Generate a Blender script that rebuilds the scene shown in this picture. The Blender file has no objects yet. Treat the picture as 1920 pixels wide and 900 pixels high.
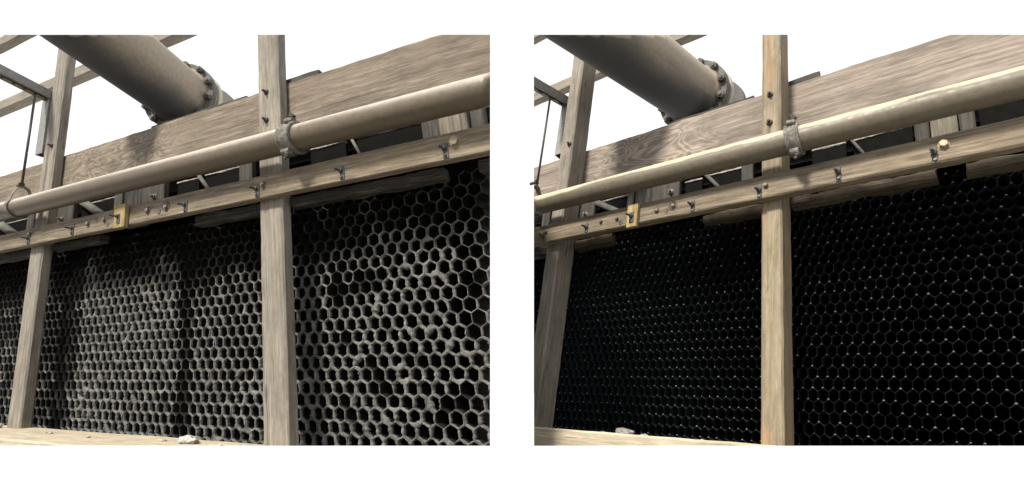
import bpy, bmesh, math, random
from mathutils import Vector, Matrix, noise
R = math.radians
random.seed(7)
scn = bpy.context.scene
col = scn.collection

# ------------------------------------------------------------------ camera
EYE = Vector((0, 0, 1.6))
cam = bpy.data.cameras.new('camera'); co = bpy.data.objects.new('camera', cam); col.objects.link(co)
co.location = EYE; co.rotation_euler = (R(90 + 18.138), 0, 0)
cam.sensor_width = 36; cam.lens = 36 * 950 / 1920; cam.clip_start = .05; cam.clip_end = 4000
scn.camera = co

# ------------------------------------------------------------------ overcast sky and hazy sun
SUN = Vector((-.45, -.52, .72)).normalized()
w = bpy.data.worlds.new('World'); scn.world = w; w.use_nodes = True
nt = w.node_tree; bg = nt.nodes['Background']
sky = nt.nodes.new('ShaderNodeTexSky'); sky.sky_type = 'NISHITA'; sky.sun_disc = False
sky.sun_elevation = math.asin(SUN.z); sky.sun_rotation = math.atan2(SUN.x, SUN.y)
sky.dust_density = 4; sky.air_density = 1
hs = nt.nodes.new('ShaderNodeHueSaturation'); hs.inputs['Saturation'].default_value = .25
mx = nt.nodes.new('ShaderNodeMix'); mx.data_type = 'RGBA'; mx.inputs[0].default_value = .9
mx.inputs[7].default_value = (9.4, 9.45, 9.5, 1)          # the even cloud layer
nt.links.new(sky.outputs[0], hs.inputs['Color']); nt.links.new(hs.outputs[0], mx.inputs[6])
nt.links.new(mx.outputs[2], bg.inputs['Color']); bg.inputs['Strength'].default_value = .092
sl = bpy.data.lights.new('sun', 'SUN'); sl.energy = 5.0; sl.angle = R(8); sl.color = (1, .93, .82)
so = bpy.data.objects.new('sun', sl); col.objects.link(so); so.location = (-4, -4, 9)
so.rotation_euler = SUN.to_track_quat('Z', 'Y').to_euler()
vs = scn.view_settings; vs.view_transform = 'Standard'; vs.look = 'None'; vs.gamma = 1; vs.exposure = .5
scn.render.engine = 'CYCLES'

# ------------------------------------------------------------------ materials
def new_mat(name):
    m = bpy.data.materials.new(name); m.use_nodes = True
    t = m.node_tree; b = t.nodes['Principled BSDF']
    return m, t, b
def nd(t, kind, **kw):
    n = t.nodes.new(kind)
    for k, v in kw.items():
        if k in n.inputs: n.inputs[k].default_value = v
        else: setattr(n, k, v)
    return n
def ramp(t, src, stops):
    r = t.nodes.new('ShaderNodeValToRGB'); e = r.color_ramp.elements
    while len(e) < len(stops): e.new(.5)
    for q, (p, c) in zip(e, stops):
        q.position = p; q.color = (*c, 1) if len(c) == 3 else c
    t.links.new(src, r.inputs[0]); return r.outputs[0]
def mixc(t, fac, a, b, mode='MIX'):
    n = t.nodes.new('ShaderNodeMix'); n.data_type = 'RGBA'; n.blend_type = mode
    for s, i in ((fac, 0), (a, 6), (b, 7)):
        if hasattr(s, 'is_linked'): t.links.new(s, n.inputs[i])
        else: n.inputs[i].default_value = s if i == 0 else (*s, 1)
    return n.outputs[2]
def math_(t, op, a, b=0.):
    n = t.nodes.new('ShaderNodeMath'); n.operation = op
    for i, s in enumerate((a, b)):
        if hasattr(s, 'is_linked'): t.links.new(s, n.inputs[i])
        else: n.inputs[i].default_value = s
    return n.outputs[0]
def bump(t, b, h, strength, dist=.01):
    n = nd(t, 'ShaderNodeBump', Strength=strength, Distance=dist)
    t.links.new(h, n.inputs['Height']); t.links.new(n.outputs[0], b.inputs['Normal'])
def offset_uv(t, sx, sy):
    uv = t.nodes.new('ShaderNodeUVMap'); oi = t.nodes.new('ShaderNodeObjectInfo')
    a = t.nodes.new('ShaderNodeVectorMath'); a.operation = 'ADD'
    s = math_(t, 'MULTIPLY', oi.outputs['Random'], 37.)
    t.links.new(uv.outputs[0], a.inputs[0]); t.links.new(s, a.inputs[1])
    m = t.nodes.new('ShaderNodeVectorMath'); m.operation = 'MULTIPLY'; m.inputs[1].default_value = (sx, sy, 1)
    t.links.new(a.outputs[0], m.inputs[0]); return m.outputs[0]
def wood(name, dark, mid, light, figure=0., stain=(.10, .09, .08), stain_amt=.35, grime=None, rough=.8, bumpy=.35, knots=False, fig=(0, 9), rust=0):
    m, t, b = new_mat(name); b.inputs['Roughness'].default_value = rough; b.inputs['Specular IOR Level'].default_value = .2
    g1 = nd(t, 'ShaderNodeTexNoise', Scale=1., Detail=7., Roughness=.62, Distortion=.25); t.links.new(offset_uv(t, 2.6, 95), g1.inputs['Vector'])
    g2 = nd(t, 'ShaderNodeTexNoise', Scale=1., Detail=5., Roughness=.7); t.links.new(offset_uv(t, 14, 520), g2.inputs['Vector'])
    f = math_(t, 'ADD', math_(t, 'MULTIPLY', g1.outputs['Fac'], .72), math_(t, 'MULTIPLY', g2.outputs['Fac'], .28))
    c = ramp(t, f, [(.33, dark), (.5, mid), (.66, light)])
    h = f
    if figure > 0:                              # flame figure where the saw ran through the growth rings
        fn = nd(t, 'ShaderNodeTexNoise', Scale=1., Detail=2., Roughness=.45, Distortion=.6); t.links.new(offset_uv(t, 2.6, 6.5), fn.inputs['Vector'])
        bands = math_(t, 'PINGPONG', math_(t, 'MULTIPLY', fn.outputs['Fac'], 13.), .5)
        lines = ramp(t, bands, [(.12, (0, 0, 0)), (.4, (1, 1, 1))])
        uv = t.nodes.new('ShaderNodeUVMap'); sx = t.nodes.new('ShaderNodeSeparateXYZ'); t.links.new(uv.outputs[0], sx.inputs[0])
        fm = nd(t, 'ShaderNodeTexNoise', Scale=1., Detail=2.); t.links.new(offset_uv(t, 1.4, 2.5), fm.inputs['Vector'])
        x = math_(t, 'ADD', sx.outputs['X'], math_(t, 'MULTIPLY', fm.outputs['Fac'], .8))
        mr = ramp(t, math_(t, 'MULTIPLY', x, .1), [(fig[0] * .1, (0, 0, 0)), (fig[0] * .1 + .03, (1, 1, 1)), (fig[1] * .1 - .03, (1, 1, 1)), (fig[1] * .1, (0, 0, 0))])
        c = mixc(t, math_(t, 'MULTIPLY', math_(t, 'MULTIPLY', mr, lines), figure), c, tuple(min(1, x_ * 1.35) for x_ in light))
        c = mixc(t, math_(t, 'MULTIPLY', math_(t, 'MULTIPLY', mr, math_(t, 'SUBTRACT', 1., lines)), figure * .7), c, tuple(x_ * .7 for x_ in mid))
    s1 = nd(t, 'ShaderNodeTexNoise', Scale=1., Detail=5., Roughness=.6); t.links.new(offset_uv(t, 2.4, 7), s1.inputs['Vector'])
    sm = ramp(t, s1.outputs['Fac'], [(.48, (0, 0, 0)), (.72, (1, 1, 1))])
    c = mixc(t, math_(t, 'MULTIPLY', sm, stain_amt), c, stain)
    s2 = nd(t, 'ShaderNodeTexNoise', Scale=1., Detail=3.); t.links.new(offset_uv(t, 1.1, 3.), s2.inputs['Vector'])
    c = mixc(t, .22, c, ramp(t, s2.outputs['Fac'], [(.3, (.55, .55, .55)), (.7, (1.5, 1.45, 1.35))]), 'MULTIPLY')
    ck = nd(t, 'ShaderNodeTexNoise', Scale=1., Detail=3., Roughness=.5); t.links.new(offset_uv(t, 1.0, 150), ck.inputs['Vector'])
    c = mixc(t, math_(t, 'MULTIPLY', ramp(t, ck.outputs['Fac'], [(.66, (0, 0, 0)), (.70, (1, 1, 1))]), .75), c, tuple(x_ * .3 for x_ in dark))
    wr = nd(t, 'ShaderNodeTexNoise', Scale=1., Detail=6., Roughness=.75); t.links.new(offset_uv(t, 9., 30), wr.inputs['Vector'])
    c = mixc(t, .5, c, ramp(t, wr.outputs['Fac'], [(.32, (.62, .62, .63)), (.68, (1.3, 1.28, 1.25))]), 'MULTIPLY')
    sk = nd(t, 'ShaderNodeTexNoise', Scale=1., Detail=5., Roughness=.68, Distortion=.15); t.links.new(offset_uv(t, 3.6, 62), sk.inputs['Vector'])
    c = mixc(t, math_(t, 'MULTIPLY', ramp(t, sk.outputs['Fac'], [(.55, (0, 0, 0)), (.64, (1, 1, 1))]), .55), c, tuple(min(1, x_ * 1.3) for x_ in light))
    c = mixc(t, math_(t, 'MULTIPLY', ramp(t, sk.outputs['Fac'], [(.36, (1, 1, 1)), (.44, (0, 0, 0))]), .55), c, tuple(x_ * .6 for x_ in dark))
    gr = nd(t, 'ShaderNodeTexNoise', Scale=1., Detail=9., Roughness=.72); t.links.new(offset_uv(t, 3.2, 6.), gr.inputs['Vector'])
    c = mixc(t, math_(t, 'MULTIPLY', ramp(t, gr.outputs['Fac'], [(.53, (0, 0, 0)), (.66, (1, 1, 1))]), .42), c, tuple(x_ * .42 for x_ in mid))
    h = math_(t, 'ADD', h, math_(t, 'MULTIPLY', sk.outputs['Fac'], .8))
    if rust:
        ru = nd(t, 'ShaderNodeTexNoise', Scale=1., Detail=4., Roughness=.55); t.links.new(offset_uv(t, 1.1, 13), ru.inputs['Vector'])
        c = mixc(t, ramp(t, ru.outputs['Fac'], [(.54, (0, 0, 0)), (.68, (rust, rust, rust))]), c, (.34, .17, .075))
    if knots:
        v = nd(t, 'ShaderNodeTexVoronoi', Scale=1.); t.links.new(offset_uv(t, 2.6, 9.), v.inputs['Vector'])
        k = ramp(t, v.outputs['Distance'], [(.06, (1, 1, 1)), (.13, (0, 0, 0))])
        c = mixc(t, math_(t, 'MULTIPLY', k, .55), c, (.06, .045, .03))
    if grime:
        n3 = nd(t, 'ShaderNodeTexNoise', Scale=1., Detail=8., Roughness=.7); t.links.new(offset_uv(t, 5., 16), n3.inputs['Vector'])
        c = mixc(t, ramp(t, n3.outputs['Fac'], [(grime[0], (0, 0, 0)), (grime[0] + .12, (1, 1, 1))]), c, grime[1])
    t.links.new(c, b.inputs['Base Color']); bump(t, b, h, bumpy, .006); return m
def dusty(name, base, patch, scale=6., th=(.42, .62), rough=.7, spec=.3, bumpy=.25, metallic=0., fine=90.):
    m, t, b = new_mat(name); b.inputs['Roughness'].default_value = rough; b.inputs['Specular IOR Level'].default_value = spec; b.inputs['Metallic'].default_value = metallic
    tc = t.nodes.new('ShaderNodeNewGeometry')
    n = nd(t, 'ShaderNodeTexNoise', Scale=scale, Detail=6., Roughness=.65); t.links.new(tc.outputs['Position'], n.inputs['Vector'])
    n2 = nd(t, 'ShaderNodeTexNoise', Scale=fine, Detail=4., Roughness=.7); t.links.new(tc.outputs['Position'], n2.inputs['Vector'])
    c = ramp(t, n.outputs['Fac'], [(th[0], base), (th[1], patch)])
    c = mixc(t, .5, c, ramp(t, n2.outputs['Fac'], [(.3, (.5, .5, .5)), (.7, (1.4, 1.4, 1.4))]), 'MULTIPLY')
    t.links.new(c, b.inputs['Base Color']); bump(t, b, n2.outputs['Fac'], bumpy, .004); return m
def pipe_paint(name, low, high, edge, soft, rough=.42, rag=1.9):
    """painted pipe: paler facing up, darker below; real wash and dust on the cream pipe, painted-in light and shade otherwise"""
    m, t, b = new_mat(name); b.inputs['Roughness'].default_value = rough; b.inputs['Specular IOR Level'].default_value = .35
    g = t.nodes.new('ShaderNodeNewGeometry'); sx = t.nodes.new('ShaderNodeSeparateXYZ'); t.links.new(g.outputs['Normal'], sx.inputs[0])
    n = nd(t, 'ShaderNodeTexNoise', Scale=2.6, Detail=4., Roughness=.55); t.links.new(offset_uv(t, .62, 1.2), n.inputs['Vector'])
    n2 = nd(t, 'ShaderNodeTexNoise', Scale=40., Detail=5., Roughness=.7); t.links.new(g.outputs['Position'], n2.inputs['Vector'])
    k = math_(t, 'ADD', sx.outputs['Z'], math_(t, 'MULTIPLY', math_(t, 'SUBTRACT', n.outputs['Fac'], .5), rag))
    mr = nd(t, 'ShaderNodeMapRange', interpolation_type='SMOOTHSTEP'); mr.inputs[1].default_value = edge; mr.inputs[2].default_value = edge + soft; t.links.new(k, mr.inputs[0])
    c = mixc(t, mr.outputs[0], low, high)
    c = mixc(t, .55, c, ramp(t, n2.outputs['Fac'], [(.3, (.62, .6, .58)), (.7, (1.25, 1.25, 1.25))]), 'MULTIPLY')
    t.links.new(c, b.inputs['Base Color']); bump(t, b, n2.outputs['Fac'], .12, .003)
    t.links.new(ramp(t, n2.outputs['Fac'], [(.3, (rough - .08,) * 3), (.7, (rough + .2,) * 3)]), b.inputs['Roughness']); return m
def plain(name, c, rough=.6, metallic=0., spec=.3):
    m, t, b = new_mat(name)
    g = t.nodes.new('ShaderNodeNewGeometry'); n = nd(t, 'ShaderNodeTexNoise', Scale=35., Detail=5.); t.links.new(g.outputs['Position'], n.inputs['Vector'])
    t.links.new(mixc(t, .5, c, ramp(t, n.outputs['Fac'], [(.3, (.6, .6, .6)), (.7, (1.35, 1.35, 1.35))]), 'MULTIPLY'), b.inputs['Base Color'])
    b.inputs['Roughness'].default_value = rough; b.inputs['Metallic'].default_value = metallic; b.inputs['Specular IOR Level'].default_value = spec
    return m
MAT = dict(
    beam_l=wood('weathered_beam_wood', (0.114, 0.092, 0.071), (0.164, 0.136, 0.106), (0.222, 0.187, 0.149), figure=.6, fig=(2.75, 4.3), stain=(0.066, 0.059, 0.049), stain_amt=.6),
    beam_r=wood('pinkish_beam_wood', (0.153, 0.128, 0.108), (0.213, 0.182, 0.154), (0.282, 0.241, 0.207), figure=.6, fig=(1.5, 2.6), stain=(0.067, 0.060, 0.051), stain_amt=.6),
    ledger=wood('ledger_wood', (0.101, 0.083, 0.060), (0.178, 0.146, 0.106), (0.267, 0.222, 0.161), stain=(0.107, 0.093, 0.077), stain_amt=.75, knots=True, grime=(.60, (0.082, 0.073, 0.059))),
    post=wood('post_wood', (0.162, 0.144, 0.121), (0.210, 0.189, 0.161), (0.257, 0.236, 0.202), stain=(0.139, 0.125, 0.108), stain_amt=.45, bumpy=.4, knots=True),
    post_new=wood('yellow_post_wood', (0.171, 0.142, 0.101), (0.217, 0.184, 0.133), (0.263, 0.226, 0.166), stain=(0.204, 0.142, 0.087), stain_amt=.4, bumpy=.4, rust=.75, knots=True),
    rough=wood('rough_grey_wood', (0.010, 0.010, 0.008), (0.036, 0.033, 0.029), (0.083, 0.075, 0.067), stain=(0.021, 0.018, 0.016), stain_amt=.8, bumpy=.9),
    rough_tan=wood('rough_tan_wood', (0.015, 0.012, 0.009), (0.064, 0.052, 0.036), (0.118, 0.098, 0.071), stain=(0.025, 0.021, 0.017), stain_amt=.7, bumpy=.9),
    hanger=wood('ribbed_hanger_wood', (.10, .09, .07), (.17, .152, .12), (.24, .215, .17), stain=(.08, .07, .055), stain_amt=.5, bumpy=.6),
    cleat=wood('grey_cleat_wood', (0.034, 0.032, 0.029), (0.056, 0.053, 0.047), (0.076, 0.071, 0.064), stain=(0.040, 0.038, 0.034), stain_amt=.4),  # base darkened to stand in for the pipe's shade on these blocks
    sill=wood('pale_sill_wood', (0.311, 0.270, 0.200), (0.385, 0.337, 0.255), (0.429, 0.381, 0.292), stain=(0.281, 0.237, 0.170), stain_amt=.3, bumpy=.15),
    yellow=wood('fresh_yellow_wood', (0.219, 0.165, 0.072), (0.286, 0.222, 0.110), (0.332, 0.268, 0.140), stain=(0.164, 0.115, 0.051), stain_amt=.3),
    pipe_l=pipe_paint('dusty_tan_pipe_lit_top', (.112, .09, .064), (.36, .33, .285), -.0, .6, rough=.4, rag=.7),  # pale top painted in as the sky's highlight
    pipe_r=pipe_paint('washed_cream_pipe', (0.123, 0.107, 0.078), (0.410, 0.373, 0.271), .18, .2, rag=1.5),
    header=pipe_paint('lit_and_shaded_header_pipe', (.068, .07, .078), (.34, .29, .225), -1.0, .75, rough=.65, rag=.7),  # tan top and dark underside paint in sky light and shade
    flange=dusty('dusty_flange_iron', (0.098, 0.094, 0.092), (0.143, 0.134, 0.121), rough=.75),
    flange_pale=dusty('pale_flange_ring', (.42, .39, .33), (.5, .47, .40), rough=.7),
    coupling=dusty('chalky_coupling', (0.100, 0.094, 0.080), (0.212, 0.201, 0.177), scale=30., rough=.85, bumpy=.6),
    galv=plain('galvanised_steel', (.34, .34, .34), .5, .55, .5),
    galv_pale=plain('bright_bolt_steel', (.27, .22, .145), .55, .4, .5),
    steel=plain('dark_bolt_steel', (.055, .05, .046), .6, .2, .35),
    rusty=dusty('rusty_bolt_steel', (.09, .07, .055), (.22, .19, .16), scale=90., rough=.6, spec=.4, metallic=.3),
    clip=plain('dark_zinc_clip', (.07, .075, .085), .6, .1, .3),
    tar=dusty('weathered_tar', (.05, .045, .038), (.13, .11, .08), scale=60., rough=.85),
    brace=dusty('dull_brace_rod', (.075, .072, .065), (.15, .145, .13), rough=.8),
    strut=plain('painted_strut_channel', (.2, .2, .195), .5, .2, .4),
    dirt=dusty('grey_dust_crust', (.07, .0695, .067), (.215, .213, .204), scale=20., th=(.32, .68), rough=.95, spec=.05, bumpy=1., fine=230.),
    lump=dusty('pale_dust_lump', (0.344, 0.328, 0.295), (0.476, 0.459, 0.426), scale=50., rough=.95, spec=.05, bumpy=.8, fine=200.),
    pvc=dusty('dusty_black_plastic', (.010, .010, .010), (.035, .033, .03), scale=60., th=(.5, .75), rough=.8, spec=.12, fine=240.),
    pvc_grey=dusty('thin_dust_and_shade_plastic', (.022, .022, .022), (.065, .064, .06), scale=60., th=(.4, .65), rough=.85, spec=.1, fine=240.),  # thin dust, darkened further for the shade over the top rows
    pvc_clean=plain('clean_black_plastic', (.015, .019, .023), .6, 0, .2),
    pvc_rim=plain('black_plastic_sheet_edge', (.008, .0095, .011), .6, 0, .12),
    weld=plain('pale_weld_spot', (.25, .255, .26), .5, 0, .4),
    black=plain('tarred_black_panel', (.008, .0078, .0075), .9, 0, .02),
    black_lip=dusty('dust_on_panel_edge', (0.197, 0.189, 0.176), (0.344, 0.336, 0.320), scale=40., rough=.9),
    deck=plain('dark_sky_block', (.05, .045, .04), .85),
    concrete=dusty('basin_concrete', (.30, .29, .27), (.36, .35, .33), rough=.9),
    white=dusty('white_filler_paint', (.86, .86, .86), (.885, .885, .885), rough=.6, bumpy=.05),
    ground=dusty('yard_concrete', (.12, .118, .11), (.17, .165, .155), scale=1.2, rough=.95),
)

# ------------------------------------------------------------------ mesh helpers
class Frame:                                   # the axes of one tower cell: along the face, up its posts, out of the face
    def __init__(s, O, U, V, W): s.O, s.U, s.V, s.W = (Vector(x) for x in (O, U, V, W))
    def at(s, u, v, w=0.): return s.O + s.U * u + s.V * v + s.W * w
FL = Frame((-1.09322, 2.46445, 1.74618), (.90776, -.41899, -.02031), (-.16833, .00511, .98572), (-.41937, -.90535, -.06692))
FR = Frame((1.2189, 2.40498, 1.74265), (.76751, -.64013, -.03418), (.15304, -.003, .98822), (-.63502, -.76651, .09602))
# mitred end of each cell and the level the frame tops are trimmed to
def pl(n): return (EYE.copy(), Vector(n).normalized())
END_L, END_R, TOP = pl((950, 38.96, 12.764)), pl((-950, 38.96, 12.764)), pl((0, -661.61, 782.94))

def mesh_obj(name, verts, faces, mat, root=None, uvs=None, smooth=False, clip=(), loc=None, mats=None, midx=None, fill=True):
    """verts in world space; root = parent object (its location is subtracted)"""
    base = Vector(loc) if loc is not None else (Vector(root['_w']) if root is not None else sum((Vector(v) for v in verts), Vector()) / len(verts))
    bm = bmesh.new(); uvl = bm.loops.layers.uv.new('UVMap')
    vv = [bm.verts.new(Vector(v) - base) for v in verts]
    for i, f in enumerate(faces):
        try: bf = bm.faces.new([vv[k] for k in f])
        except ValueError: continue
        bf.smooth = smooth
        if midx: bf.material_index = midx[i]
        if uvs:
            for l, uvp in zip(bf.loops, uvs[i]): l[uvl].uv = uvp
    for (p, n) in clip:
        r = bmesh.ops.bisect_plane(bm, geom=bm.verts[:] + bm.edges[:] + bm.faces[:], plane_co=p - base, plane_no=n, clear_outer=True, dist=1e-5)
        if fill:
            ed = [e for e in r['geom_cut'] if isinstance(e, bmesh.types.BMEdge)]
            if ed:
                try: bmesh.ops.edgeloop_fill(bm, edges=ed)
                except Exception: pass
    if not bm.faces: bm.free(); return None
    me = bpy.data.meshes.new(name); bm.to_mesh(me); bm.free()
    for mm in (mats or [mat]): me.materials.append(mm)
    o = bpy.data.objects.new(name, me); col.objects.link(o)
    o['_w'] = base[:]
    if root is not None:
        o.parent = root; o.location = base - Vector(root['_w'])
    else: o.location = base
    return o
def root_empty(name, loc):
    o = bpy.data.objects.new(name, None); col.objects.link(o); o.location = loc; o['_w'] = Vector(loc)[:]; o.empty_display_size = .1; return o
def tag(o, label, cat, group=None, kind=None):
    if o is None: return o
    if label: o['label'] = label
    if cat: o['category'] = cat
    if group: o['group'] = group
    if kind: o['kind'] = kind
    return o
def part_label(o, s):
    if o is not None: o['label'] = s
    return o

def timber(p0, p1, yv, zv, ch=.006, seg=14, jit=.0015, seed=0.):
    """chamfered sawn timber from p0 to p1; yv, zv = full cross-section vectors from the corner; returns verts, faces, uvs"""
    p0, p1, yv, zv = Vector(p0), Vector(p1), Vector(yv), Vector(zv)
    Y, Z = yv.length, zv.length; cy, cz = min(ch / Y, .3), min(ch / Z, .3)
    prof = [(cy, 0), (1 - cy, 0), (1, cz), (1, 1 - cz), (1 - cy, 1), (cy, 1), (0, 1 - cz), (0, cz)]
    per = [0.]
    for i in range(8):
        a, b = prof[i], prof[(i + 1) % 8]; per.append(per[-1] + math.hypot((a[0] - b[0]) * Y, (a[1] - b[1]) * Z))
    L = (p1 - p0).length; vs_, fs, uv = [], [], []
    for s in range(seg + 1):
        f = s / seg
        for k, (a, b) in enumerate(prof):
            p = p0.lerp(p1, f) + yv * a + zv * b
            n = noise.noise_vector(p * 9 + Vector((seed, k * 1.7, seed))) * jit + noise.noise_vector(p * 37 + Vector((seed, k, 0))) * jit * .5
            vs_.append(p + n)
    for s in range(seg):
        for k in range(8):
            a, b = s * 8 + k, s * 8 + (k + 1) % 8
            fs.append((a, b, b + 8, a + 8)); x0, x1 = L * s / seg, L * (s + 1) / seg
            uv.append(((x0, per[k]), (x0, per[k + 1]), (x1, per[k + 1]), (x1, per[k])))
    fs.append(tuple(range(7, -1, -1))); uv.append([(prof[k][0] * Y * .2, prof[k][1] * Z) for k in range(7, -1, -1)])
    e = seg * 8; fs.append(tuple(e + k for k in range(8))); uv.append([(prof[k][0] * Y * .2, prof[k][1] * Z) for k in range(8)])
    return vs_, fs, uv
def basis(d):
    d = Vector(d).normalized(); x = d.orthogonal().normalized(); return x, d.cross(x), d
def lathe(p0, d, prof, n=28, phase=0.):
    """closed solid of revolution about the axis d through p0; prof = [(distance along, radius)]"""
    x, y, d = basis(d); vs_, fs, uv = [], [], []
    for (t, r) in prof:
        for k in range(n):
            a = 2 * math.pi * k / n + phase; vs_.append(Vector(p0) + d * t + (x * math.cos(a) + y * math.sin(a)) * r)
    for i in range(len(prof) - 1):
        for k in range(n):
            a, b = i * n + k, i * n + (k + 1) % n; fs.append((a, b, b + n, a + n))
            uv.append(((prof[i][0], k / n), (prof[i][0], (k + 1) / n), (prof[i + 1][0], (k + 1) / n), (prof[i + 1][0], k / n)))
    fs.append(tuple(range(n - 1, -1, -1))); uv.append([(0, 0)] * n)
    e = (len(prof) - 1) * n; fs.append(tuple(e + k for k in range(n))); uv.append([(0, 0)] * n)
    return vs_, fs, uv
def join(*ms):
    vs_, fs, uv = [], [], []
    for (a, b, c) in ms:
        o = len(vs_); vs_ += a; fs += [tuple(i + o for i in f) for f in b]; uv += c
    return vs_, fs, uv
def add(name, geo, mat, root=None, **kw):
    return mesh_obj(name, geo[0], geo[1], MAT[mat] if isinstance(mat, str) else mat, root, uvs=geo[2], **kw)
def bolt(root, p, d, r=.011, mat='steel', stud=.02, head=.008, name='bolt', washer=True):
    """washer, hex nut and a stub of thread"""
    g = []
    if washer: g.append(lathe(p, d, [(-.004, r * 1.35), (.002, r * 1.35), (.003, r * 1.2)], 14))
    g.append(lathe(Vector(p) + Vector(d) * .002, d, [(0, r * 1.1), (head, r * 1.1), (head + .002, r * .85)], 6, random.random()))
    if stud: g.append(lathe(p, d, [(0, r * .55), (head + stud, r * .55), (head + stud + .002, r * .4)], 8))
    return add(name, join(*g), mat, root)

# ------------------------------------------------------------------ ground, walls
def slab(name, x0, x1, y0, y1, z0, z1, mat, ch=.01):
    return add(name, timber((x0, y0, z0), (x1, y0, z0), (0, y1 - y0, 0), (0, 0, z1 - z0), ch=ch, seg=1, jit=0), mat, loc=((x0 + x1) / 2, (y0 + y1) / 2, z0))
g = mesh_obj('ground', [(-900, -900, 0), (900, -900, 0), (900, 900, 0), (-900, 900, 0)], [(0, 1, 2, 3)], MAT['ground'], uvs=[[(0, 0)] * 4], loc=(0, 0, 0)); tag(g, None, None, kind='structure')
rw = add('pitched_backdrop', timber((-14, 6.2, .2), (14, 6.2, .2), (0, 2.6, 1.6), (0, .05, -.08), ch=.005, seg=1, jit=0), 'white', loc=(0, 7, 0)); tag(rw, 'added white tilted roof seen through the gap between the two timber frames', 'backdrop')  # added slab, tilted to catch light so the gap reads white
fw = root_empty('filler_wall', (0, .5, 0)); tag(fw, 'added broad white coping wall running in front of both timber sills', 'wall')  # added white ledge, blanking out the strip below the sills
add('filler_body', timber((-4, .40, 0), (4, .40, 0), (0, .24, 0), (0, 0, 1.47), ch=.005, seg=1, jit=0), 'white', fw)
add('filler', timber((-4, .32, 1.4715), (4, .32, 1.4715), (0, .38, 0), (0, 0, .08), ch=.003, seg=1, jit=0), 'white', fw)

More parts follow.
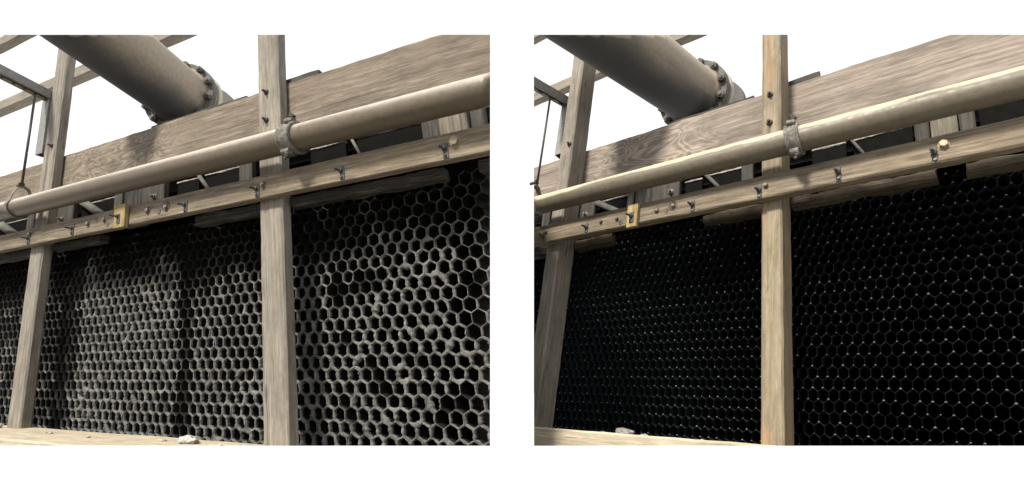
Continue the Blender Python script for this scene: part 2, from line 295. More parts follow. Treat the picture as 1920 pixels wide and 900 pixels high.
# ------------------------------------------------------------------ the two tower cells
def ngrad(u, v, s): return noise.noise(Vector((u * s, v * s, 3.1)))
def build(F, D):
    T = D['tag']; pd = D['pd']; clip = [D['end'], TOP]; at = F.at
    u0, u1 = D['u0'], D['u1']; vs0 = D['sill']
    def bd(name, ua, ub, va, vb, wa, wb, mat, root=None, along='u', ch=.006, seg=14, jit=.0015, cl=True, loc=None):
        if along == 'u': geo = timber(at(ua, va, wa), at(ub, va, wa), F.V * (vb - va), F.W * (wb - wa), ch, seg, jit, ua * 3)
        else: geo = timber(at(ua, va, wa), at(ua, vb, wa), F.U * (ub - ua), F.W * (wb - wa), ch, seg, jit, ua * 3)
        return add(name, geo, mat, root, clip=clip if cl else (), loc=loc)
    # --- sill on the basin wall
    sl_ = bd('sill_timber', u0, u1, vs0 - .09, vs0, -.012, D['sill_w'], 'sill', ch=.008, seg=40, jit=.003, loc=at(D['um'], vs0 - .09, .1))
    tag(sl_, f'pale tan sill timber under the {T}', 'sill')
    bw = bd('basin_wall', u0, u1, vs0 - 1.32, vs0 - .092, -.5, D['sill_w'] - .05, 'concrete', ch=.01, seg=2, jit=0, loc=at(D['um'], vs0 - 1.32, .0))
    tag(bw, f'concrete basin wall carrying the {T}', 'wall')
    # --- posts
    for i, (a, b, top, mat, lab) in enumerate(D['posts']):
        p = bd('timber_post', a, b, vs0, top, 0, pd, mat, along='v', ch=.009, seg=40, jit=.002, loc=at((a + b) / 2, vs0, pd / 2))
        tag(p, lab, 'post')
        for (u, v) in D['post_bolts'][i]: bolt(p, at(u, v, pd), F.W, .0125)
        for (v, w_) in D['side_bolts'][i]: bolt(p, at(a, v, w_), -F.U, .010, stud=.035)
    # --- wide upper beam
    bt, bb = D['beam']
    be = bd('cross_beam', u0, u1, bb, bt, -.075, -.004, D['beam_mat'], ch=.010, seg=120, jit=.0045, loc=at(D['um'], bb, -.04)); tag(be, f'wide weathered cross beam above the {T}', 'beam')
    a, b = D['cap']
    part_label(bd('top_strip', a, b, bt - .01, bt + .04, -.05, -.02, 'cleat', be, seg=6, jit=.004), 'dark batten lying on the beam top')
    bd('top_strip', D['cap2'][0], D['cap2'][1], bt - .012, bt + .022, -.06, -.02, 'cleat', be, seg=10, jit=.004)
    # --- added deck and rear casing behind the beam, keeping sky light out
    tag(bd('sky_block_deck', u0, u1, bt - .16, bt - .13, -1.3, -.08, 'deck', seg=2, jit=0), f'unseen dark deck blocking sky light behind the beam of the {T}', 'deck')  # added out of view to block sky light from above
    tag(bd('rear_blackout', u0, u1, vs0, bt - .17, -.62, -.58, 'black', seg=2, jit=0), f'added rear casing closing off the {T}', 'panel')  # added black sheet that keeps the interior dark
    # --- ledger with its hardware
    la, lb = D['ledger']; wl = pd + D['led_t']
    le = bd('ledger_board', u0, u1, la, lb, pd + .001, wl, 'ledger', ch=.006, seg=60, jit=.002, loc=at(D['um'], la, pd)); tag(le, f'bolted ledger board crossing the posts above the {T}', 'board')
    for (u, v) in D['rounds']: bolt(le, at(u, v, wl), F.W, .013 * D['hw'], 'rusty', stud=0, head=.012)
    for (u, v, r_) in D['tar']:
        pts = [(u + r_ * D['hw'] * (1 + .45 * noise.noise(Vector((math.cos(k * .4) * 2, math.sin(k * .4) * 2, u)))) * math.cos(k * 2 * math.pi / 18), v + r_ * (1 + .4 * noise.noise(Vector((k * 1.3, u, 2.)))) * math.sin(k * 2 * math.pi / 18)) for k in range(18)]
        vv = [at(a_, b_, wl - .002) for a_, b_ in pts] + [at(u + (a_ - u) * .9, v + (b_ - v) * .9, wl + .0025) for a_, b_ in pts]
        part_label(mesh_obj('tar_patch', vv, [(k, (k + 1) % 18, 18 + (k + 1) % 18, 18 + k) for k in range(18)] + [tuple(range(18, 36))], MAT['tar'], le), 'dark weathered tar patch round a bolt')
    for (u, v) in D['big']: bolt(le, at(u, v, wl), F.W, .021 * D['hw'], 'galv_pale', stud=0, head=.014, name='large_bolt')
    for (u, v) in D['clips']:
        cpl = add('clip_plate', timber(at(u - .013 * D['hw'], v - .034, wl + .001), at(u - .013 * D['hw'], v + .034, wl + .001), F.U * .026 * D['hw'], F.W * .005, .002, 1, 0), 'clip', le)
        bolt(cpl, at(u, v + .010, wl + .006), (F.W + F.U * -.25).normalized(), .011, stud=.03, washer=False)
        bolt(cpl, at(u, v - .022, wl + .006), F.W, .006, 'rusty', stud=.0, washer=False, head=.004, name='screw')
    yu0, yu1, yv0, yv1 = D['plate']
    yp = bd('packing_block', yu0, yu1, yv0, yv1, wl + .001, wl + .028, 'yellow', le, along='v', ch=.003, seg=3); part_label(yp, 'fresh yellow wood packing block')
    ym = (yu0 + yu1) / 2; cpl = add('clip_plate', timber(at(ym - .013, yv0 + .025, wl + .029), at(ym - .013, yv0 + .085, wl + .029), F.U * .026, F.W * .004, .002, 1, 0), 'clip', yp)
    bolt(cpl, at(ym, (yv0 + yv1) / 2 - .004, wl + .033), (F.W + F.U * -.3).normalized(), .011, stud=.035, washer=False)
    # --- rough boards tucked under the ledger
    for (a, b, va, vb, mt, lab) in D['under']:
        tag(bd('rough_board', a, b, va, vb, -.035, D['under_w'], mt, ch=.007, seg=40, jit=.009), lab, 'board')
    # --- hanger blocks and cleats between beam and ledger
    for (a, b, w0, w1, mt, lab) in D['blocks']:
        tag(bd('hanger_block', a, b, la + D['blk_lo'], bb - .004, w0, w1, mt, along='v', seg=8, loc=at((a + b) / 2, la + D['blk_lo'], (w0 + w1) / 2)), lab, 'block')
    for (u, v) in D['block_bolts']:
        bolt(le, at(u, v, .012), F.W, .014, 'rusty')
    # --- black panels with a dusty upper lip
    for (a, b, va, vb, lab) in D['panels']:
        pn = bd('black_panel', a, b, va, vb, -.055, -.04, 'black', ch=.002, seg=8, jit=.002); tag(pn, lab, 'panel')
        if pn: bd('dusty_lip', a, b, vb + .001, vb + .011, -.055, -.034, 'black_lip', pn, ch=.002, seg=16, jit=.004)
    for (ua, va, ub, vb, r, lab) in D['braces']:
        p, q_ = at(ua, va, -.02), at(ub, vb, .02)
        tag(add('brace_rod', lathe(p, q_ - p, [(0, r), ((q_ - p).length, r)], 12), 'brace', smooth=True, clip=clip), lab, 'rod')
    # --- spray pipe
    (pu0, pv0), (pu1, pv1), pr, pw = D['pipe']
    a, b = at(pu0, pv0, pw), at(pu1, pv1, pw); d = b - a; N = 60
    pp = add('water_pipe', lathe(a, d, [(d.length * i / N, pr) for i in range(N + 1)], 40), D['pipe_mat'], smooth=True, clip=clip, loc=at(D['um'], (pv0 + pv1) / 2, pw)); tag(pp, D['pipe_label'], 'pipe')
    dn = d.normalized(); cu = D['coup']; c = a + dn * ((at(cu, 0, 0) - at(pu0, 0, 0)).length)
    cs = D['coup_s']; prof = [(-.036 * cs, pr + .001), (-.036 * cs, pr + .014), (-.027 * cs, pr + .017), (-.02 * cs, pr + .009), (-.008 * cs, pr + .011), (.0, pr + .008), (.008 * cs, pr + .011), (.02 * cs, pr + .009), (.027 * cs, pr + .017), (.036 * cs, pr + .014), (.036 * cs, pr + .001)]
    cp = add('coupling', lathe(c, dn, prof, 36), 'coupling', pp, smooth=True)
    for sgn in (1, -1):
        up = (F.V - dn * F.V.dot(dn)).normalized(); side = up.cross(dn).normalized()
        q_ = c + (up * .92 * sgn + F.W * .38).normalized() * (pr + .022)
        lug = add('coupling_lug', join(timber(q_ - dn * .022 * cs - side * .016 - up * .014, q_ + dn * .022 * cs - side * .016 - up * .014, side * .032, up * .028, .008, 3, .002)), 'coupling', cp)
        bolt(lug, q_ + dn * .01 + up * .018 * sgn, (up * sgn + F.W * .3 - dn * .5).normalized(), .013, stud=.016)
    # --- strut bracket, hanger rod and clevis
    (ca, cb, cv0, cv1, cw0, cw1), armA, armB = D['strut']
    sb = root_empty('strut_bracket', at(ca, cv0, cw0)); tag(sb, f'slotted grey strut bracket reaching out from the post of the {T}', 'bracket')
    def channel(p, q_, wv, hv, name):
        """C channel: web and two flanges plus in-turned lips"""
        th = .006; wl_, hl = wv.normalized(), hv.normalized()
        gs = [timber(p, q_, wv, hl * th, .001, 1, 0), timber(p + hl * th, q_ + hl * th, wl_ * th, hv - hl * th, .001, 1, 0),
              timber(p + wv - wl_ * th + hl * th, q_ + wv - wl_ * th + hl * th, wl_ * th, hv - hl * th, .001, 1, 0),
              timber(p + hv - hl * th + wl_ * th, q_ + hv - hl * th + wl_ * th, wl_ * .012, hl * th, .001, 1, 0),
              timber(p + wv + hv - hl * th - wl_ * (th + .012), q_ + wv + hv - hl * th - wl_ * (th + .012), wl_ * .012, hl * th, .001, 1, 0)]
        return add(name, join(*gs), 'strut', sb, clip=clip, fill=False)
    channel(at(ca, cv0, cw0), at(ca, cv1, cw0), F.W * (cw1 - cw0), F.U * (cb - ca), 'upright')
    A, B = Vector(armA), Vector(armB); ad = (B - A).normalized(); sd = ad.cross(F.V).normalized(); hh = D['arm_h']
    upv = sd.cross(ad).normalized()
    if upv.dot(F.V) < 0: upv = -upv
    arm = channel(A - sd * hh * .5 + upv * hh * .5, B - sd * hh * .5 + upv * hh * .5, sd * hh, -upv * hh, 'arm')
    L = (B - A).length
    for k in range(D['slots']):
        q_ = A + ad * (L * (k + .5) / D['slots']) - upv * (hh * .5 - .002)
        add('slot', timber(q_ - ad * .028 - sd * .009 - upv * .010, q_ + ad * .028 - sd * .009 - upv * .010, sd * .018, upv * .008, .003, 1, 0), 'galv_pale', arm, clip=clip)
    up_ = [o for o in sb.children if o.name.startswith('upright')][0]
    for k in range(3):
        vq = cv0 + (cv1 - cv0) * (k + .35) / 3
        bolt(up_, at(ca, vq, (cw0 + cw1) / 2), -F.U, .014, 'galv', stud=.0)
        q_ = at(ca - .003, vq + .05, (cw0 + cw1) / 2 - .008)
        add('slot', timber(q_, q_ + F.V * .045, F.W * .016, F.U * .002, .0005, 1, 0), 'black', up_)
    hu, hv0, hv1 = D['rod']
    hg = root_empty('pipe_hanger', at(hu, hv0, pw)); tag(hg, f'threaded hanger rod and clevis holding the pipe of the {T}', 'hanger')
    f = (hu - pu0) / (pu1 - pu0); pc = a.lerp(b, f)
    r0 = pc + F.V * (pr + .13); rd = at(hu, hv1, pw) - r0
    add('rod', lathe(r0 - rd.normalized() * .04, rd, [(0, .0075), (rd.length + .04, .0075)], 10), 'steel', hg, smooth=True, clip=clip)
    cr, cr2 = [], []
    x = dn; upn = (F.V - dn * F.V.dot(dn)).normalized(); ot = upn.cross(dn)
    n = 30; vv, ff = [], []
    for k in range(n):
        an = 2 * math.pi * k / n; rr = pr + .003
        cdir = upn * math.cos(an) + ot * math.sin(an); rr2 = rr + (.085 * max(0, math.cos(an)) ** 7)
        for (t_, rad) in ((-.018, rr2), (.018, rr2), (.018, rr2 + .006), (-.018, rr2 + .006)): vv.append(pc + dn * t_ + cdir * rad)
    for k in range(n):
        for j in range(4): ff.append((k * 4 + j, k * 4 + (j + 1) % 4, ((k + 1) % n) * 4 + (j + 1) % 4, ((k + 1) % n) * 4 + j))
    mesh_obj('clevis', vv, ff, MAT['coupling'], hg, smooth=False, clip=clip, fill=False)
    bt_ = bolt(hg, pc + F.V * (pr + .115), -F.U, .018, stud=.05, washer=False, name='nut')
    # --- header pipe overhead with its flanges
    A, B, hr = Vector(D['header'][0]), Vector(D['header'][1]), D['header'][2]
    dh = (B - A); hp = root_empty('header_pipe', A); tag(hp, f'large dusty header pipe with bolted flange over the {T}', 'pipe')
    dd = dh.normalized(); LL = dh.length * 1.7; n_ = 24
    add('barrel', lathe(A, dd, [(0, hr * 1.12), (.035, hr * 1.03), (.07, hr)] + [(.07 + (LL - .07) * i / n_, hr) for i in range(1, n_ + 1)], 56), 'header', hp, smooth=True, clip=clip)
    fl = add('flange', lathe(A, -dd, [(-.004, hr * 1.05), (-.004, hr * 1.27), (.0, hr * 1.29), (.045, hr * 1.29), (.05, hr * 1.27), (.05, hr * .9)], 56), 'flange', hp)
    add('gasket_ring', lathe(A - dd * .052, -dd, [(0, hr * 1.2), (.03, hr * 1.2)], 48), 'flange_pale', hp, smooth=False)
    add('flange', lathe(A - dd * .084, -dd, [(0, hr * .9), (0, hr * 1.27), (.045, hr * 1.27), (.045, hr * .8)], 56), 'flange_pale', hp)
    add('valve_body', lathe(A - dd * .131, -dd, [(0, hr * .8), (.2, hr * .78), (.205, hr * 1.2), (.25, hr * 1.2), (.25, hr * .7), (.4, hr * .7)], 44), 'flange', hp)
    x, y, _ = basis(dd); nb = 12
    for k in range(nb):
        an = 2 * math.pi * (k + .3) / nb; q_ = A + (x * math.cos(an) + y * math.sin(an)) * hr * 1.175 + dd * .004
        bolt(fl, q_, dd, .026, 'flange', stud=.012, head=.03, washer=False)
    # --- handrails far behind
    for (va, vb, w0, w1, lab) in D['rails']:
        tag(bd('hand_rail', D['rail_u'][0], D['rail_u'][1], va, vb, w0, w1, 'post', ch=.01, seg=30, jit=.004), lab, 'rail')
    # --- dust lumps on the sill
    for (u, ww, sx, sy, sz, lab) in D['lumps']:
        bm = bmesh.new(); bmesh.ops.create_icosphere(bm, subdivisions=4, radius=1.)
        for v in bm.verts:
            c_ = v.co.copy(); k = 1 + .42 * noise.noise(c_ * 1.7 + Vector((u * 9, 0, 0))) + .25 * noise.noise(c_ * 4.5) + .14 * noise.noise(c_ * 11)
            c_ *= k; v.co = Vector((c_.x * sx, c_.y * sy, max(c_.z, -.55) * sz + sz * .55))
        vv = [at(u + v.co.x, vs0 + v.co.z, ww + v.co.y) for v in bm.verts]; ff = [tuple(q.index for q in f.verts) for f in bm.faces]; bm.free()
        tag(mesh_obj('dust_lump', vv, ff, MAT['lump'], smooth=True, loc=at(u, vs0, ww)), lab, 'debris')
    rc = random.Random(3 if D['dirty'] else 5)
    for k in range(D['crumbs']):
        u, ww = rc.uniform(*D['crumb_u']), rc.uniform(.0, .12) + D['crumb_w']; r_ = rc.choice((.004, .005, .007, .009)); p = at(u, vs0, ww)
        vv, ff, _ = lathe(p - F.V * .001, F.V, [(0, r_), (r_ * .5, r_ * 1.1), (r_ * 1.1, r_ * .4)], 7, rc.random())
        vv = [q + noise.noise_vector(q * 120) * r_ * .5 for q in vv]
        tag(mesh_obj('dust_crumb', vv, ff, MAT['lump'], loc=p), 'tiny crumb of grey dust scattered on the sill below the ' + T, 'debris', 'dust crumbs on the sill of the ' + T)
    # --- honeycomb packs
    ca_, rb = D['cell']; wf = D['fill_w']; au, av = D['anchor']; vtop = D['fill_top']
    hexp = [(0, -2 * rb / 3), (ca_ / 2, -rb / 3), (ca_ / 2, rb / 3), (0, 2 * rb / 3), (-ca_ / 2, rb / 3), (-ca_ / 2, -rb / 3)]
    depth = .24
    def outline(per):
        o = []
        for i in range(6):
            (xa, ya), (xb, yb) = hexp[i], hexp[(i + 1) % 6]
            for k in range(per): o.append((xa + (xb - xa) * k / per, ya + (yb - ya) * k / per, i))
        return o
    shared = {}
    def clean_mesh(var):
        if var in shared: return shared[var]
        rnd = random.Random(var); o = outline(2); n = len(o); vv, ff, mi = [], [], []
        prev = None
        loops = [(1., .0, .0), (.972, .0, 0.), (.968, -.012, .0), (.968, -depth, 0.)]
        for (s, wz, _) in loops:
            for (x, y, i) in o:
                j = rnd.uniform(-.0012, .0012) if wz == 0 else 0
                vv.append(F.U * (x * s) + F.V * (y * s) + F.W * (wz + j))
        for l in range(3):
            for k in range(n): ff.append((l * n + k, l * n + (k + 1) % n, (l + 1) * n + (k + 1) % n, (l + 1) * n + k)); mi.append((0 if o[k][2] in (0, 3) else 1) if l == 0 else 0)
        # weld nub at the foot of the left wall
        for (nx, ny, sc) in ((-ca_ / 2, -rb / 3, 1.),):
            sc *= rnd.choice((.3, .6, .85, 1., 1.15)); b_ = len(vv); rr = .005 * sc * (ca_ / .04)
            for dx, dy, dz in ((rr, 0, 0), (-rr, 0, 0), (0, rr * .7, 0), (0, -rr * .7, 0), (0, 0, rr * 1.5), (0, 0, -rr)):
                vv.append(F.U * (nx + dx) + F.V * (ny + dy) + F.W * (dz + .001))
            for f in ((0, 2, 4), (2, 1, 4), (1, 3, 4), (3, 0, 4), (2, 0, 5), (1, 2, 5), (3, 1, 5), (0, 3, 5)): ff.append(tuple(b_ + i for i in f)); mi.append(2)
        me = bpy.data.meshes.new('honeycomb_cell'); me.from_pydata(vv, [], ff)
        for m_ in ('pvc_clean', 'pvc_rim', 'weld'): me.materials.append(MAT[m_])
        for p_, i in zip(me.polygons, mi): p_.material_index = i
        shared[var] = me; return me
    def dirty_mesh(cu, cv, tk):
        o = outline(6); n = len(o); vv, ff, mi = [], [], []
        c3 = at(cu, cv, wf); seedv = Vector((cu * 7.3, cv * 5.1, 0))
        rimm = 1 if tk < .09 else 0 if tk > .24 + .1 * noise.noise(Vector((cu * 40, cv * 40, 1.))) else 2
        blob = max(0, noise.noise(Vector((cu * 31, cv * 27, 9.))) - .08) * 3. * tk
        ba = noise.noise(Vector((cu * 13, cv * 17, 4.))) * 6.28
        data = []
        for (x, y, i) in o:
            P3 = Vector((cu + x, cv + y, 0)); an = math.atan2(y, x)
            side = 1. if i in (1, 4) else .62
            nz = noise.noise(P3 * 34) * .55 + noise.noise(P3 * 90) * .55 + noise.noise(P3 * 210) * .3
            t_ = .042 + tk * (.24 * side) * (1 + nz) + (.03 + .04 * tk) * noise.noise(P3 * 170)
            t_ += blob * max(0, math.cos(an - ba)) ** 2 * .9
            hgt = .5 * tk * (.008 + .016 * noise.noise(P3 * 46) + .012 * noise.noise(P3 * 120) + .006 * noise.noise(P3 * 260))
            data.append((x, y, max(.035, min(t_, .8)), hgt, P3))
        loops = []
        def ring(fs, fw_):
            for (x, y, t_, h, P3) in data:
                s = 1 - fs(t_); wz = fw_(t_, h, P3)
                vv.append(F.U * (x * s) + F.V * (y * s) + F.W * wz)
        ring(lambda t: 0., lambda t, h, P: h)
        ring(lambda t: t * .55, lambda t, h, P: h + tk * (.003 + .007 * noise.noise(P * 190 + Vector((5, 0, 0)))))
        ring(lambda t: t * .95, lambda t, h, P: h * .3 - .003 - .003 * tk)
        ring(lambda t: t * 1.0, lambda t, h, P: -.010 - .006 * tk + .008 * noise.noise(P * 80))
        ring(lambda t: .05 + (t - .05) * .7, lambda t, h, P: -.045 - .02 * tk)
        ring(lambda t: .05 + (t - .05) * .15, lambda t, h, P: -.09)
        ring(lambda t: .05, lambda t, h, P: -depth)
        for l in range(6):
            for k in range(n): ff.append((l * n + k, l * n + (k + 1) % n, (l + 1) * n + (k + 1) % n, (l + 1) * n + k)); mi.append(rimm if l < 3 else 1)
        me = bpy.data.meshes.new('honeycomb_cell'); me.from_pydata(vv, [], ff)
        for m_ in ('dirt', 'pvc', 'pvc_grey'): me.materials.append(MAT[m_])
        for p_, i in zip(me.polygons, mi): p_.material_index = i; p_.use_smooth = True
        return me
    endp, endn = D['end']
    rows = range(int(math.floor((vs0 - .06 - av) / rb)), int((vtop - av) / rb) + 1)
    c0, c1 = int((D['fill_u0'] - au) / ca_), int((D['fill_u1'] - au) / ca_) + 1
    for (pa, pb, lab) in D['packs']:
        cells = []
        for r_ in rows:
            for c_ in range(c0, c1 + 1):
                cu = au + (c_ + (.5 if r_ % 2 else 0)) * ca_; cv = av + r_ * rb
                if not (pa <= cu < pb): continue
                P = at(cu, cv, wf); dist = (P - endp).dot(endn)
                if dist > ca_ * .6: continue
                cells.append((cu, cv, dist))
        if not cells: continue
        half = [cells] if len(cells) <= 300 else [[c for c in cells if c[1] < D['tier']], [c for c in cells if c[1] >= D['tier']]]
        for ti, cs in enumerate(half):
            vlo, vhi = min(c[1] for c in cs) - rb * .7, max(c[1] for c in cs) + rb * .7
            extra = '' if len(half) == 1 else (', lower tier' if ti == 0 else ', upper tier')
            rt = root_empty('honeycomb_fill', at((pa + max(-9, min(pb, max(c[0] for c in cs)))) / 2, vlo, wf - .1))
            tag(rt, lab + extra, 'honeycomb fill')
            a_, b_ = max(pa, min(c[0] for c in cs) - ca_), min(pb, max(c[0] for c in cs) + ca_)
            bd('blackout', a_, b_, vlo, vhi, wf - depth - .03, wf - depth - .005, 'black', rt, ch=.002, seg=1, jit=0)  # added black plate so the tubes end in darkness
            base = Vector(rt['_w'])
            for (cu, cv, dist) in cs:
                if D['dirty']:
                    me = dirty_mesh(cu, cv, D['thick'](cu, cv))
                else: me = clean_mesh(random.randrange(10))
                P = at(cu, cv, wf + random.uniform(-.0025, .0025))
                if dist > -.30:                                 # cut back to the mitred end
                    bm = bmesh.new(); bm.from_mesh(me)
                    bmesh.ops.bisect_plane(bm, geom=bm.verts[:] + bm.edges[:] + bm.faces[:], plane_co=endp - P, plane_no=endn, clear_outer=True)
                    m2 = bpy.data.meshes.new('honeycomb_cell')
                    for m_ in me.materials: m2.materials.append(m_)
                    bm.to_mesh(m2); bm.free(); me = m2
                    if not me.polygons: continue
                o = bpy.data.objects.new('honeycomb_cell', me); col.objects.link(o); o.parent = rt; o.location = P - base

def clamp(x, a=0., b=1.): return max(a, min(b, x))
def thick(u, v):
    n1 = noise.noise(Vector((u * 2.1, v * 2.1, 1.))); n2 = noise.noise(Vector((u * 5.5, v * 5.5, 7.))); n3 = noise.noise(Vector((u * 17, v * 17, 2.)))
    t = .66 + .3 * n1 + .5 * n3
    if u < -2.0: t *= .42
    elif u < -.915: t += .06
    elif u > .2: t = t * 1.0 - .55 * clamp((n2 - .08) * 4) + .1
    if u > -.915 and u < 0: t *= .92
    t *= 1 - .95 * math.exp(-((u + .915 + .03 * n2) / .075) ** 2)
    edge = .56 + .14 * n1 + .10 * n2 + (.10 if u < -.915 else -.02)
    t *= clamp(1 - (v - edge + .12) / .3, .14, 1)  # crust thins and darkens upward, doubling as the ledger's shade
    if u < 0: t *= .74
    return clamp(t, .06, 1.1)
LAB_L, LAB_R = 'dust-caked honeycomb', 'clean black honeycomb'
build(FL, dict(
    tag=LAB_L, pd=.065, end=END_L, u0=-4.6, u1=2.2, um=-.7, sill=-.322, sill_w=.34,
    posts=[(-.044, .115, 2.15, 'post', 'straight tan timber post between two dust-caked honeycomb bays'),
           (-2.30, -2.145, 2.80, 'post', 'tan timber post with a strut bracket beside dust-caked honeycomb')],
    post_bolts=[[(.026, 1.525), (.022, 1.348)], [(-2.19, 1.66)]], side_bolts=[[], [(1.56, .03), (1.32, .03), (1.78, .03)]],
    beam_mat='beam_l', beam=(1.605, 1.205), cap=(.06, .325), cap2=(-1.15, -.25), ledger=(.869, .997), led_t=.045,
    rounds=[(-2.214, .955), (-1.512, .934), (-1.334, .938), (-.902, .936), (-.73, .934), (.043, .942)], big=[(1.169, .947)], tar=[(-.902, .936, .024), (-.735, .936, .036), (-.80, .915, .018), (-1.30, .905, .02), (-1.42, .945, .014)],
    clips=[(-2.222, .912), (-1.684, .916), (-.561, .908), (0., .913), (.558, .912), (1.118, .912)], plate=(-1.19, -1.085, .855, 1.0),
    under=[(.125, 1.042, .832, .888, 'rough', 'rough grey board tucked under the ledger right of the straight post, dusty side'),
           (1.216, 2.0, .834, .888, 'rough', 'rough grey board end under the ledger at the dust-caked corner'),
           (-.62, -.052, .826, .888, 'rough', 'rough splintered board under the ledger left of the straight post, dusty side'),
           (-2.13, -1.55, .838, .888, 'rough', 'short broken board under the ledger beside the bracketed post, dusty side'),
           (-4.4, -2.31, .83, .888, 'rough', 'rough board under the ledger beyond the bracketed post, dusty side')], under_w=.02,
    blocks=[(.952, 1.05, -.03, .01, 'cleat', 'grey cleat left of the ribbed hanger block over dusty cells'), (1.056, 1.20, -.03, .03, 'hanger', 'pale ribbed hanger block over the dust-caked cells'),
            (1.208, 1.277, -.03, .01, 'cleat', 'grey cleat at the corner side of the pale hanger block, dusty cells'),
            (-1.454, -1.375, -.03, .01, 'cleat', 'narrow pale cleat above the yellow packing block, dusty side'), (-1.37, -1.155, -.05, -.005, 'rough', 'dark figured wood block above the yellow packing block, dusty side'),
            (-1.15, -.938, -.03, .01, 'cleat', 'grey block with a bolt above the ledger, dusty side'),
            (-2.14, -1.94, -.03, .01, 'cleat', 'grey bolted cleat against the bracketed post, dusty side'), (-2.55, -2.46, -.03, .01, 'cleat', 'narrow cleat beyond the bracketed post, dusty side'),
            (-.27, -.17, -.03, .01, 'cleat', 'grey cleat left of the straight post, dusty side')],
    blk_lo=.05, block_bolts=[(-2.06, 1.07), (-1.02, 1.075)],
    panels=[(.22, .46, .96, 1.162, 'short black panel under the pipe by the coupling, dusty side'), (.535, .94, .96, 1.165, 'black panel with dusty lip left of the hanger block, dusty side'),
            (-.88, -.68, .96, 1.155, 'small black panel beside the bolted grey block, dusty side'), (-.62, -.29, .96, 1.162, 'black panel with dusty lip left of the straight post'),
            (-1.93, -1.5, .96, 1.165, 'black panel right of the bracketed post, dusty side'), (1.30, 1.9, .96, 1.165, 'black panel at the dust-caked corner'), (-4.2, -2.6, .96, 1.165, 'black panel beyond the bracketed post, dusty side')],
    braces=[(.50, 1.20, .60, 1.03, .008, 'thin brace rod above the ledger right of the coupling, dusty side'), (-.68, 1.20, -.50, 1.03, .012, 'brace rod above the ledger left of the straight post, dusty side'),
            (-1.93, 1.21, -1.56, 1.03, .026, 'thick brace rod beside the bracketed post, dusty side'), (-3.10, 1.20, -2.66, 1.02, .03, 'thick brace rod beyond the bracketed post, dusty side')],
    pipe=((-4.3, 1.152), (1.9, 1.0965), .0635, .18), pipe_mat='pipe_l', pipe_label='dusty tan water pipe with a chalky coupling above the dust-caked honeycomb', coup=.344, coup_s=1.1, hw=1.,
    strut=((-2.40, -2.305, 1.62, 2.14, -.005, .075), (-3.585, 3.440, 3.886), (-3.68, 3.02, 3.876)), arm_h=.07, slots=6, rod=(-2.25, 1.12, 2.05),
    header=((-2.706, 3.542, 3.999), (-2.744, 2.779, 3.949), .225),
    rails=[(3.56, 3.72, -1.12, -1.0, 'lower handrail behind the header pipe over the dusty cells'), (4.76, 4.93, -1.12, -1.0, 'upper handrail high behind the frame of the dusty cells')], rail_u=(-8.5, -.9),
    crumbs=9, crumb_u=(-2.2, -.1), crumb_w=.06,
    lumps=[(-.50, .10, .062, .03, .022, 'large pale dust lump on the sill below dust-caked cells'), (-.70, .10, .03, .015, .007, 'flat pale dust crumb beside the large lump, dusty side'),
           (-2.32, .10, .02, .02, .02, 'small pale crumb at the foot of the bracketed post, dusty side')],
    cell=(.0702, .060), anchor=(.887, -.253), fill_w=-.14, fill_top=.94, fill_u0=-3.45, fill_u1=1.5, tier=.25, dirty=True, thick=thick,
    packs=[(-9, -2.42, 'narrow strip of dusty honeycomb beyond the bracketed post'), (-2.42, -2.0, 'thinly dusted honeycomb pack beside the bracketed post'), (-2.0, -.915, 'thickly caked honeycomb pack in the middle of the wide bay'),
           (-.915, .02, 'dust-caked honeycomb pack just left of the straight post'), (.02, .60, 'dust-caked honeycomb pack just right of the straight post'), (.60, 9, 'partly caked honeycomb pack at the mitred corner')]))
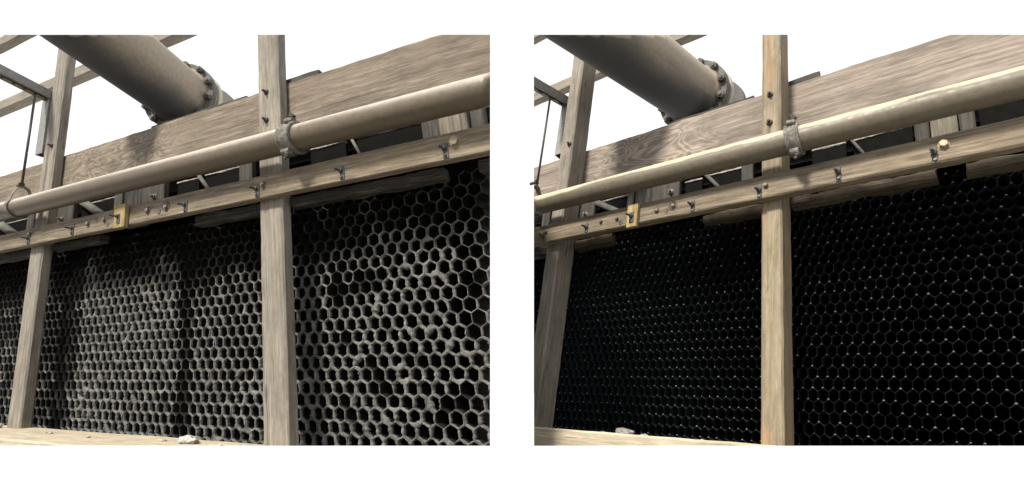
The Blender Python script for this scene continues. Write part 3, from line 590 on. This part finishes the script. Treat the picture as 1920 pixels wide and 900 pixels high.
build(FR, dict(
    tag=LAB_R, pd=.175, end=END_R, u0=-2.4, u1=1.9, um=-.2, sill=-.325, sill_w=.52,
    posts=[(-.022, .068, 2.0, 'post_new', 'yellowish timber post with orange streaks between clean black honeycomb bays'),
           (-1.308, -1.21, 2.5, 'post', 'tan timber post with a strut bracket beside clean black honeycomb')],
    post_bolts=[[(.019, 1.385), (.016, 1.221)], [(-1.235, 1.5)]], side_bolts=[[], [(1.40, .08), (1.20, .08)]],
    beam_mat='beam_r', beam=(1.540, 1.15), cap=(.06, .21), cap2=(-.62, -.12), ledger=(.782, .901), led_t=.06,
    rounds=[(-1.28, .85), (-.881, .839), (-.777, .838), (-.534, .834), (-.441, .841), (.014, .843)], big=[(.669, .854)], tar=[(-.534, .834, .022), (-.444, .843, .034), (-.48, .82, .016), (-.75, .81, .018)],
    clips=[(-1.292, .815), (-.976, .813), (-.337, .812), (-.014, .814), (.31, .821), (.638, .815)], plate=(-.70, -.637, .757, .89),
    under=[(.075, .638, .802, .853, 'rough_tan', 'rough tan board under the ledger right of the yellowish post'), (.735, 1.8, .80, .853, 'rough_tan', 'rough tan board end under the ledger beside the black gap'),
           (-.36, -.027, .80, .853, 'rough_tan', 'rough splintered board under the ledger left of the yellowish post'), (-1.20, -.93, .79, .853, 'rough_tan', 'short broken board under the ledger beside the bracketed post, clean side'),
           (-2.2, -1.315, .79, .853, 'rough', 'rough board under the ledger beyond the bracketed post, clean side')], under_w=.03,
    blocks=[(.578, .63, -.03, .01, 'cleat', 'grey cleat left of the ribbed hanger block over clean cells'), (.635, .725, -.03, .03, 'hanger', 'pale ribbed hanger block over the clean black cells'),
            (.731, .784, -.03, .01, 'cleat', 'grey cleat right of the pale hanger block, clean side'),
            (-.854, -.812, -.03, .01, 'cleat', 'narrow pale cleat above the yellow packing block, clean side'), (-.808, -.694, -.05, -.005, 'rough', 'dark figured wood block above the yellow packing block, clean side'),
            (-.69, -.517, -.03, .01, 'cleat', 'grey block with a bolt above the ledger, clean side'), (-1.205, -1.09, -.03, .01, 'cleat', 'grey bolted cleat against the bracketed post, clean side'),
            (-.17, -.11, -.03, .01, 'cleat', 'grey cleat left of the yellowish post'), (-1.52, -1.45, -.03, .01, 'cleat', 'narrow cleat beyond the bracketed post, clean side')],
    blk_lo=.10, block_bolts=[(-1.15, 1.03), (-.565, 1.05)],
    panels=[(.16, .31, .9, 1.118, 'short black panel under the pipe by the coupling, clean side'), (.34, .57, .9, 1.122, 'black panel with dusty lip left of the hanger block, clean side'),
            (.80, 1.7, .9, 1.14, 'black panel with dusty lip right of the hanger block, clean side'), (-.36, -.18, .9, 1.12, 'black panel with dusty lip left of the yellowish post'),
            (-.50, -.40, .9, 1.11, 'small black panel beside the bolted grey block, clean side'), (-1.08, -.87, .9, 1.12, 'black panel right of the bracketed post, clean side')],
    braces=[(.32, 1.15, .39, 1.0, .007, 'thin brace rod above the ledger right of the coupling, clean side'), (-.40, 1.16, -.28, 1.0, .011, 'brace rod above the ledger left of the yellowish post'),
            (-1.15, 1.15, -.90, .99, .022, 'thick brace rod beside the bracketed post, clean side')],
    pipe=((-2.2, 1.019), (1.7, .990), .0595, .31), pipe_mat='pipe_r', pipe_label='cream-topped water pipe with a chalky coupling above the clean black honeycomb', coup=.154, coup_s=.8, hw=.72,
    strut=((-1.405, -1.314, 1.50, 1.94, .03, .11), (.432, 3.241, 3.712), (.11, 2.877, 3.660)), arm_h=.06, slots=4, rod=(-1.352, 1.02, 1.83),
    header=((1.37, 3.327, 3.854), (.604, 2.611, 3.806), .2115),
    rails=[(3.335, 3.47, -1.30, -1.2, 'lower handrail behind the header pipe over the clean cells'), (4.33, 4.46, -1.30, -1.2, 'upper handrail high behind the frame of the clean cells')], rail_u=(-4.2, .3),
    crumbs=9, crumb_u=(-1.2, -.05), crumb_w=.16,
    lumps=[(-.64, .20, .045, .03, .022, 'large pale dust lump on the sill below clean black cells'), (-.76, .20, .018, .014, .008, 'flat pale crumb left of the large lump, clean side'),
           (-.53, .21, .02, .016, .009, 'small pale crumb right of the large lump, clean side'), (-.25, .22, .010, .010, .006, 'tiny pale crumb near the yellowish post')],
    cell=(.0403, .0492), anchor=(.305, -.231), fill_w=-.10, fill_top=.95, fill_u0=-1.75, fill_u1=1.15, tier=.22, dirty=False,
    packs=[(-9, -1.27, 'narrow strip of clean honeycomb beyond the bracketed post'), (-1.27, -.90, 'clean black honeycomb pack beside the bracketed post'), (-.90, -.46, 'clean black honeycomb pack in the middle of the wide bay'),
           (-.46, .02, 'clean black honeycomb pack just left of the yellowish post'), (.02, .44, 'clean black honeycomb pack just right of the yellowish post'), (.44, 9, 'clean black honeycomb pack farthest from the bracketed post')]))
for o in bpy.data.objects:
    if '_w' in o: del o['_w']
